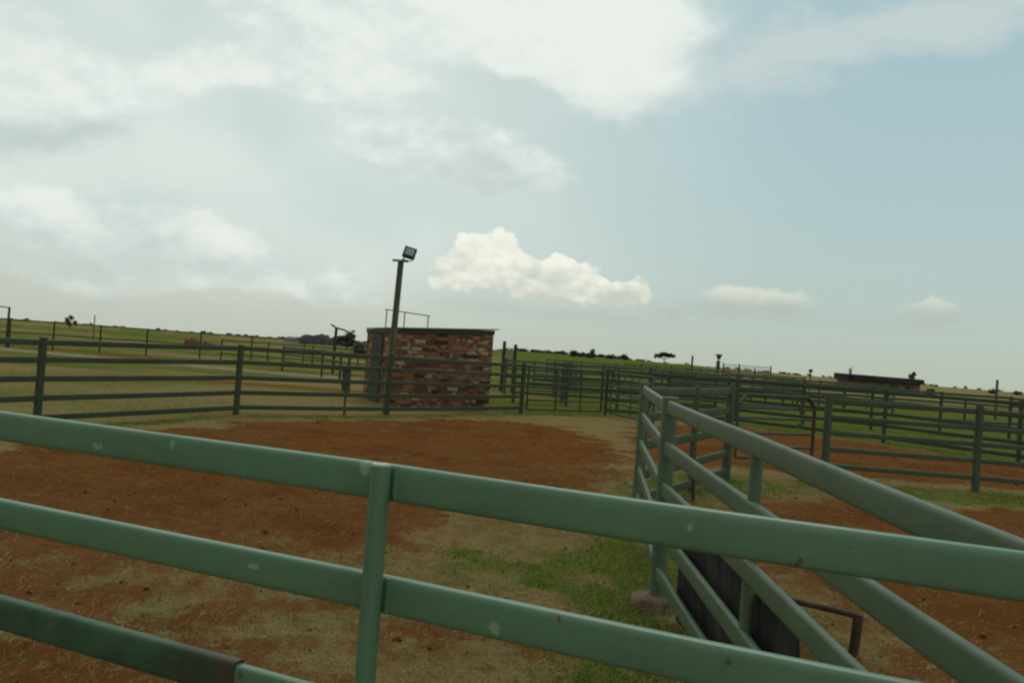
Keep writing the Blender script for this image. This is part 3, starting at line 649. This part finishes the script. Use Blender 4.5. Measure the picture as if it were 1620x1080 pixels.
fence('thin wire fence of the green paddock on the right', ln((13.5, 37), (34, 40), 4.2), (1.25, .95, .65), 'dark_post', 'green_paint_weathered', pr=.05, rh=.05, rw=.04, seg=8, n=1)
fence('dull green yard fence just beyond the swung open gate', ln((6.2, 31), (24, 30), 2.4), (1.55, 1.25, .95, .6), 'green_paint_weathered', 'green_paint_grey', pr=.06, rh=.1, rw=.05, seg=8, n=1, jit=.03)
fence('yard fence leading away behind the bare gate posts', ln((2.2, 33), (4.5, 58), 2.6), (1.6, 1.3, .95, .55), 'green_paint_weathered', 'green_paint_weathered', pr=.06, rh=.1, rw=.05, seg=8, n=1, jit=.03)
fence('sixth yard fence, low against the pasture left of the golden grass', ln((9, 44), (26, 55), 2.6), (1.6, 1.2, .8), 'green_paint_weathered', 'green_paint_weathered', pr=.06, rh=.1, rw=.05, seg=8, n=1, jit=.03)
# tall mesh enclosure
en = empty('mesh_enclosure', (23.8, 90, 0), 'tall wire mesh enclosure on dark posts against the skyline, right of centre', 'enclosure'); eb = Vector((23.8, 90, 0))
for i, p in enumerate(ln((23.8, 90), (29.3, 90.5), 1.85)): MB().tube((*p, 0), (*p, 2.75 if i != 2 else 2.4), .08, 8).build('post', 'dark_post', en, eb)
for z in (2.6, 1.9, 1.5, 1.1, .6): MB().oval((23.8, 90, z), (29.3, 90.5, z), .09 if z < 2 else .05, .04, 8, n=1).build('rail', 'dark_post' if z < 2 else 'wire', en, eb)
mb = MB()
for i in range(34): x = 23.85 + i * .16; mb.tube((x, 90.03 + i * .0145, 1.9), (x, 90.03 + i * .0145, 2.6), .010, 4, cap=False)
for i in range(6): mb.tube((23.8, 90.03, 1.95 + i * .11), (29.3, 90.53, 1.95 + i * .11), .009, 4, cap=False)
mb.build('mesh', 'wire', en, eb)

def single(name, label, cat, x, y, h, r, m='dark_post', group=None):
    z = Z(x, y); o = MB().tube((0, 0, -.1), (0, 0, h), r, 12).build(name, m); o.location = (x, y, z); tag(o, label, cat, group); return o
# pair of tall posts with a mesh between them, right of the hut
cp = empty('gate_posts', (-.38, 40, 0), 'two tall dark posts with a wire panel between them right of the brick hut', 'posts')
MB().tube((0, 0, -.1), (.02, 0, 2.5), .085, 12).build('post', 'dark_post', cp); MB().tube((.56, .0, -.1), (.58, 0, 2.38), .085, 12).build('post', 'dark_post', cp)
mb = MB()
for i in range(6): mb.tube((.06 + i * .09, 0, 1.4), (.06 + i * .09, 0, 2.2), .012, 4)
for i in range(5): mb.tube((.02, 0.01, 1.45 + i * .18), (.58, .01, 1.45 + i * .18), .012, 4)
mb.build('wire_panel', 'wire', cp)
single('fence_post', 'tall bare dark post right of the flat topped tree', 'post', 20.3, 90, 3.3, .11)
a_ = single('stub_post', 'small thin post on the skyline right of the far left tree', 'post', -52, 100, 3.1, .06)
pl = empty('lamp_post', (22.95, 89, 0), 'dark post with a dish shaped lamp and a hanging box against the skyline', 'lamp post')
MB().tube((0, 0, -.1), (.02, 0, 3.0), .10, 10).build('post', 'dark_post', pl); MB().tube((.03, 0, 3.05), (.03, 0, 3.55), .14, 14, .33).build('shade', 'lamp_metal', pl); MB().box((0, 0, 2.45), (.36, .3, .9)).build('box', 'lamp_metal', pl, bev=.03)
MB().box((.03, 0, 3.6), (.75, .3, .08)).build('cap', 'lamp_metal', pl)
sp_ = empty('signal_post', (22.4, 60, 0), 'slim post with small round head in the golden grass left of the farm building', 'post')
MB().tube((0, 0, -.1), (0, 0, 2.25), .045, 10).build('post', 'dark_post', sp_); MB().tube((0, -.06, 2.3), (0, .06, 2.3), .14, 12).build('head', 'lamp_metal', sp_)
single('fence_post', 'tall grey post in the grass at the right edge of the view', 'post', 30.3, 50, 2.5, .075, 'green_paint_grey')
ap = empty('arm_pole', (-32.6, 52, 0), 'thin pole with a short arm at the far left edge', 'pole'); MB().tube((0, 0, -.1), (.0, 0, 2.62), .07, 10).build('pole', 'dark_post', ap); MB().tube((.05, 0, 2.58), (-1.1, 0, 2.62), .035, 8).build('arm', 'dark_post', ap)
ap = empty('arm_pole', (-10.55, 48, 0), 'dark pole with a short bent arm in front of the bare bush', 'pole'); MB().tube((0, 0, -.1), (.03, 0, 2.75), .09, 10).build('pole', 'dark_post', ap); MB().path([(-.3, 0, 2.9), (.02, 0, 2.72), (.5, 0, 2.62), (1.2, 0, 2.32)], .05, 8).build('arm', 'dark_post', ap)

# ------------------------------------------------------------------ trees and bushes
def crown_mesh(blobs, nleaf, ls, flat=.6):
    vs = []; tone = []
    tot = sum(b[3] * b[4] * b[5] for b in blobs)
    for bx, by, bz, rx, ry, rz_ in blobs:
        k = max(20, int(nleaf * rx * ry * rz_ / tot))
        u = rng.normal(size=(k, 3)); u /= np.linalg.norm(u, axis=1)[:, None]; u *= (rng.random(k) ** .45)[:, None]
        c = u * (rx, ry, rz_) + (bx, by, bz)
        # clump: pull toward random clump centres to open gaps
        cc = c[rng.integers(0, k, max(4, k // 28))]; j = rng.integers(0, len(cc), k); c = c * .45 + cc[j] * .55 + rng.normal(size=(k, 3)) * ls * .8
        a = rng.normal(size=(k, 3)) * ls; b = rng.normal(size=(k, 3)) * ls; a[:, 2] *= flat; b[:, 2] *= flat
        t = (.2 + .75 * rng.random(len(cc)))[j] * .7 + .3 * rng.random(k)
        vs.append(np.stack([c - a, c + b, c + a, c - b], 1)); tone.append(np.repeat(t, 4))
    v = np.concatenate(vs).reshape(-1, 3); return v, np.arange(len(v)).reshape(-1, 4), np.concatenate(tone)
def tree(name, label, x, y, trunk, blobs, nleaf, ls, m='leaf_dark', group=None, cat='tree', flat=.6):
    root = empty(name, (x, y, Z(x, y) - .05), label, cat, group)
    if trunk:
        mb = MB(); h, r = trunk; top = Vector((0, 0, h)); mb.tube((0, 0, 0), top, r, 8, r * .65)
        for b in blobs: mb.tube(top * .85, Vector(b[:3]), r * .45, 6, r * .15)
        mb.build('trunk', 'bark', root)
    v, f, t = crown_mesh(blobs, nleaf, ls, flat); o = npmesh('crown', v, f, m, {'tone': t}); o.parent = root
    return root
tree('acacia_tree', 'flat topped acacia tree on the skyline right of centre', 78.5, 412, (2.2, .28), [(-2.6, 0, 3.6, 2.9, 2.5, .8), (2.2, 0, 3.9, 3.4, 2.5, .85), (0, 0, 4.6, 3.2, 2, .7), (4.8, 0, 3.7, 1.5, 1.4, .5), (-4.6, 0, 2.6, 1.0, 1.0, .5)], 900, .35, group='trees on the skyline')
tree('broad_tree', 'lone bushy tree on the skyline at far left', -122, 222, (1.4, .16), [(-.9, 0, 2.2, 1.1, 1, 1.0), (.2, 0, 3.0, 1.1, 1, .9), (1.1, 0, 1.9, .9, .8, .9), (-.2, 0, 1.4, 1.4, 1, .7)], 600, .16, 'leaf_grey', group='trees on the skyline')
tree('small_tree', 'small grey tree beside the right end of the dark roofed building', 87.5, 175, (2.6, .12), [(0, 0, 3.5, .8, .7, .8), (.35, 0, 4.1, .7, .6, .5)], 300, .14, 'leaf_grey', group='trees on the skyline')
tree('bare_bush', 'bare grey bush arching beside the dark bent arm pole', -12.6, 62, None, [(0, 0, 2.1, 1.0, .8, .8), (-.9, 0, 2.1, .8, .6, .35), (.9, 0, 1.5, .7, .6, .7), (2.2, 0, 1.0, 1.3, .6, .45), (3.4, 0, .7, .9, .6, .35)], 900, .11, 'twig_grey', cat='bush')
tree('skyline_bush', 'dark rounded bush, left one of two beyond the yards', 25.5, 330, None, [(0, 0, 1.4, 2.2, 1.5, 1.7), (3, 0, 1.0, 1.6, 1.2, 1.0)], 400, .35, group='bushes on the skyline', cat='bush')
tree('skyline_bush', 'paler pointed bush, right one of two beyond the yards', 32.6, 330, None, [(0, 0, 1.2, 3.0, 1.5, 1.3), (.8, 0, 2.8, 1.0, .8, 1.2)], 400, .35, 'leaf_grey', group='bushes on the skyline', cat='bush')
tree('skyline_bush', 'low dark bush on the skyline left of the flat topped tree', 45, 350, None, [(-1, 0, 1.0, 3.0, 1.5, .9), (4.5, 0, 1.4, 1.8, 1.2, 1.4)], 400, .32, group='bushes on the skyline', cat='bush')
for i, (x, y, rx, rz_, lab) in enumerate(((84, 160, 1.2, .7, 'tiny dark bush touching the right end of the dark roofed building'), (150, 250, 1.4, 1.0, 'small bush on the skyline, first one right of the dark roofed building'), (163, 258, 1.8, .8, 'small bush on the skyline, second one right of the dark roofed building'), (190, 280, 2.0, .9, 'low dark bush on the skyline, third one right of the dark roofed building'), (176, 262, 1.6, 1.9, 'taller bush on the skyline close to the right edge'))):
    tree('skyline_bush', lab, x, y, None, [(0, 0, rz_ * .8, rx, 1.2, rz_)], 160, .22, 'leaf_grey' if i in (1, 2) else 'leaf_dark', group='bushes on the skyline', cat='bush')
# far scrub along the ridge: uncountable
vs, fs_, ts = [], [], []; off = 0
for i in range(150):
    a = R(random.uniform(-33, 34)); rr = random.uniform(405, 520)
    mid = math.exp(-((math.degrees(a) - 4.0) / 3.6) ** 2)
    x, y = rr * math.sin(a), rr * math.cos(a); hh = random.uniform(.2, .6) + 1.3 * mid * random.random(); wdt = random.uniform(1, 3.5) * (1 + 1.5 * mid)
    v, f, t = crown_mesh([(x, y, Z(x, y) + hh * .5, wdt, 1.5, hh)], 50, .30); vs.append(v); fs_.append(f + off); ts.append(t); off += len(v)
for i in range(60):
    a = R(random.uniform(.6, 8.3)); rr = random.uniform(395, 410); x, y = rr * math.sin(a), rr * math.cos(a); hh = random.uniform(.5, 1.3)
    v, f, t = crown_mesh([(x, y, Z(x, y) + hh * .5, random.uniform(2, 4), 1.5, hh)], 60, .34); vs.append(v); fs_.append(f + off); ts.append(t); off += len(v)
o = npmesh('scrub', np.concatenate(vs), np.concatenate(fs_), 'leaf_dark', {'tone': np.concatenate(ts)}); tag(o, 'low dark scrub along the far horizon', 'scrub', kind='stuff')

# ------------------------------------------------------------------ heaps
def heap(name, label, x, y, parts, m, cat='heap', chunks=60, cs=.35):
    root = empty(name, (x, y, Z(x, y)), label, cat)
    for pn, mm, blobs in parts:
        nx_, ny_ = 48, 14; X0 = min(b[0] - b[2] for b in blobs); X1 = max(b[0] + b[2] for b in blobs); Y = max(b[3] for b in blobs)
        xs, ys = np.meshgrid(np.linspace(X0, X1, nx_), np.linspace(-Y, Y, ny_), indexing='ij'); z = np.zeros_like(xs)
        for bx, bh, bw, by in blobs: z = np.maximum(z, bh * np.sqrt(np.clip(1 - ((xs - bx) / bw) ** 2 - (ys / by) ** 2, 0, 1)))
        z = z * (.75 + .5 * fbm(xs * 1.1 + x, ys * 1.1, 3)) - .15
        v = np.stack([xs, ys, z], -1).reshape(-1, 3); I_, J_ = np.meshgrid(np.arange(nx_ - 1), np.arange(ny_ - 1), indexing='ij')
        f = np.stack([I_ * ny_ + J_, (I_ + 1) * ny_ + J_, (I_ + 1) * ny_ + J_ + 1, I_ * ny_ + J_ + 1], -1).reshape(-1, 4)
        o = npmesh(pn, v, f, mm, smooth=False); o.parent = root
        mb = MB()
        for k in range(chunks):
            i = random.randrange(len(v));
            if v[i][2] < .1: continue
            s = random.uniform(.4, 1.2) * cs; mb.box(v[i], (s * random.uniform(.8, 2.4), s, s * .8), random.uniform(0, 3))
        if mb.v: mb.build('debris', mm, root, smooth=False)
    return root
mat('heap_dark', vary((.045, .043, .042), (.10, .092, .086), 1.2), .95)
mat('heap_grey', vary((.14, .14, .13), (.24, .23, .21), 1.2), .95)
mat('red_earth', vary((.13, .055, .03), (.20, .09, .05), .8), .95)
heap('rubbish_heap', 'long low dark heap of rubble and brush on the skyline left of the hut', -59.5, 250, [('pale_slope', 'heap_grey', [(-8.6, 1.9, 2.8, 2.6), (-6.5, 1.9, 2.5, 2.6)]), ('dark_pile', 'heap_dark', [(-3.6, 2.9, 4.0, 3), (.6, 3.4, 4.0, 3), (4.8, 2.9, 4.4, 3), (9.5, 2.5, 4.5, 3), (14.5, 2.2, 4, 3)])], None)
heap('earth_mound', 'low mound of reddish earth in the grass at left', -35.0, 90, [('soil', 'red_earth', [(-.6, 1.25, 1.3, 1), (.9, 1.1, 1.2, 1)])], None, 'mound', 20, .2)

# ------------------------------------------------------------------ far building with long dark roof
bb = Vector((61.2, 145, Z(61.2, 145))); bl = empty('farm_building', bb, 'long low brick building with a dark roof in the golden grass at right', 'building'); Lb = 13.3; Db = 6
bl.rotation_euler.z = R(1.0)
MB().box((Lb / 2, Db / 2, .95), (Lb - .5, Db - .4, 2.1)).build('wall', 'far_wall', bl, smooth=False)
for x, wdt in ((2.6, 1.0), (5.4, 1.4), (8.2, 1.4), (10.8, 1.0)): MB().box((x, .19, 1.15), (wdt, .05, .8)).build('window', 'door_paint', bl)
rb = MB().add([(-.3, -.5, 2.0), (Lb + .3, -.5, 2.0), (Lb + .2, -.1, 2.85), (-.2, -.1, 2.95), (-.2, Db + .3, 3.05), (Lb + .2, Db + .3, 2.95), (-.3, -.4, 1.9), (Lb + .3, -.4, 1.9), (Lb + .2, Db + .3, 1.9), (-.2, Db + .3, 1.9)],
    [(0, 1, 2, 3), (3, 2, 5, 4), (0, 3, 4, 9, 6), (1, 7, 8, 5, 2), (6, 7, 1, 0), (9, 4, 5, 8), (6, 9, 8, 7)]).build('roof', 'dark_roof', bl, smooth=False)
MB().box((.5, .9, 2.1), (.45, .4, 3.7)).build('chimney', 'pink_plaster', bl, bev=.03); MB().tube((.5, .9, 3.9), (.5, .9, 4.4), .04, 8).build('mast', 'dark_post', bl); MB().tube((.5, .9, 4.3), (1.2, .9, 4.27), .03, 8).build('mast_arm', 'dark_post', bl)
MB().box((.0, -.3, 2.5), (.6, .5, .9)).build('water_tank', 'dark_roof', bl, bev=.05)
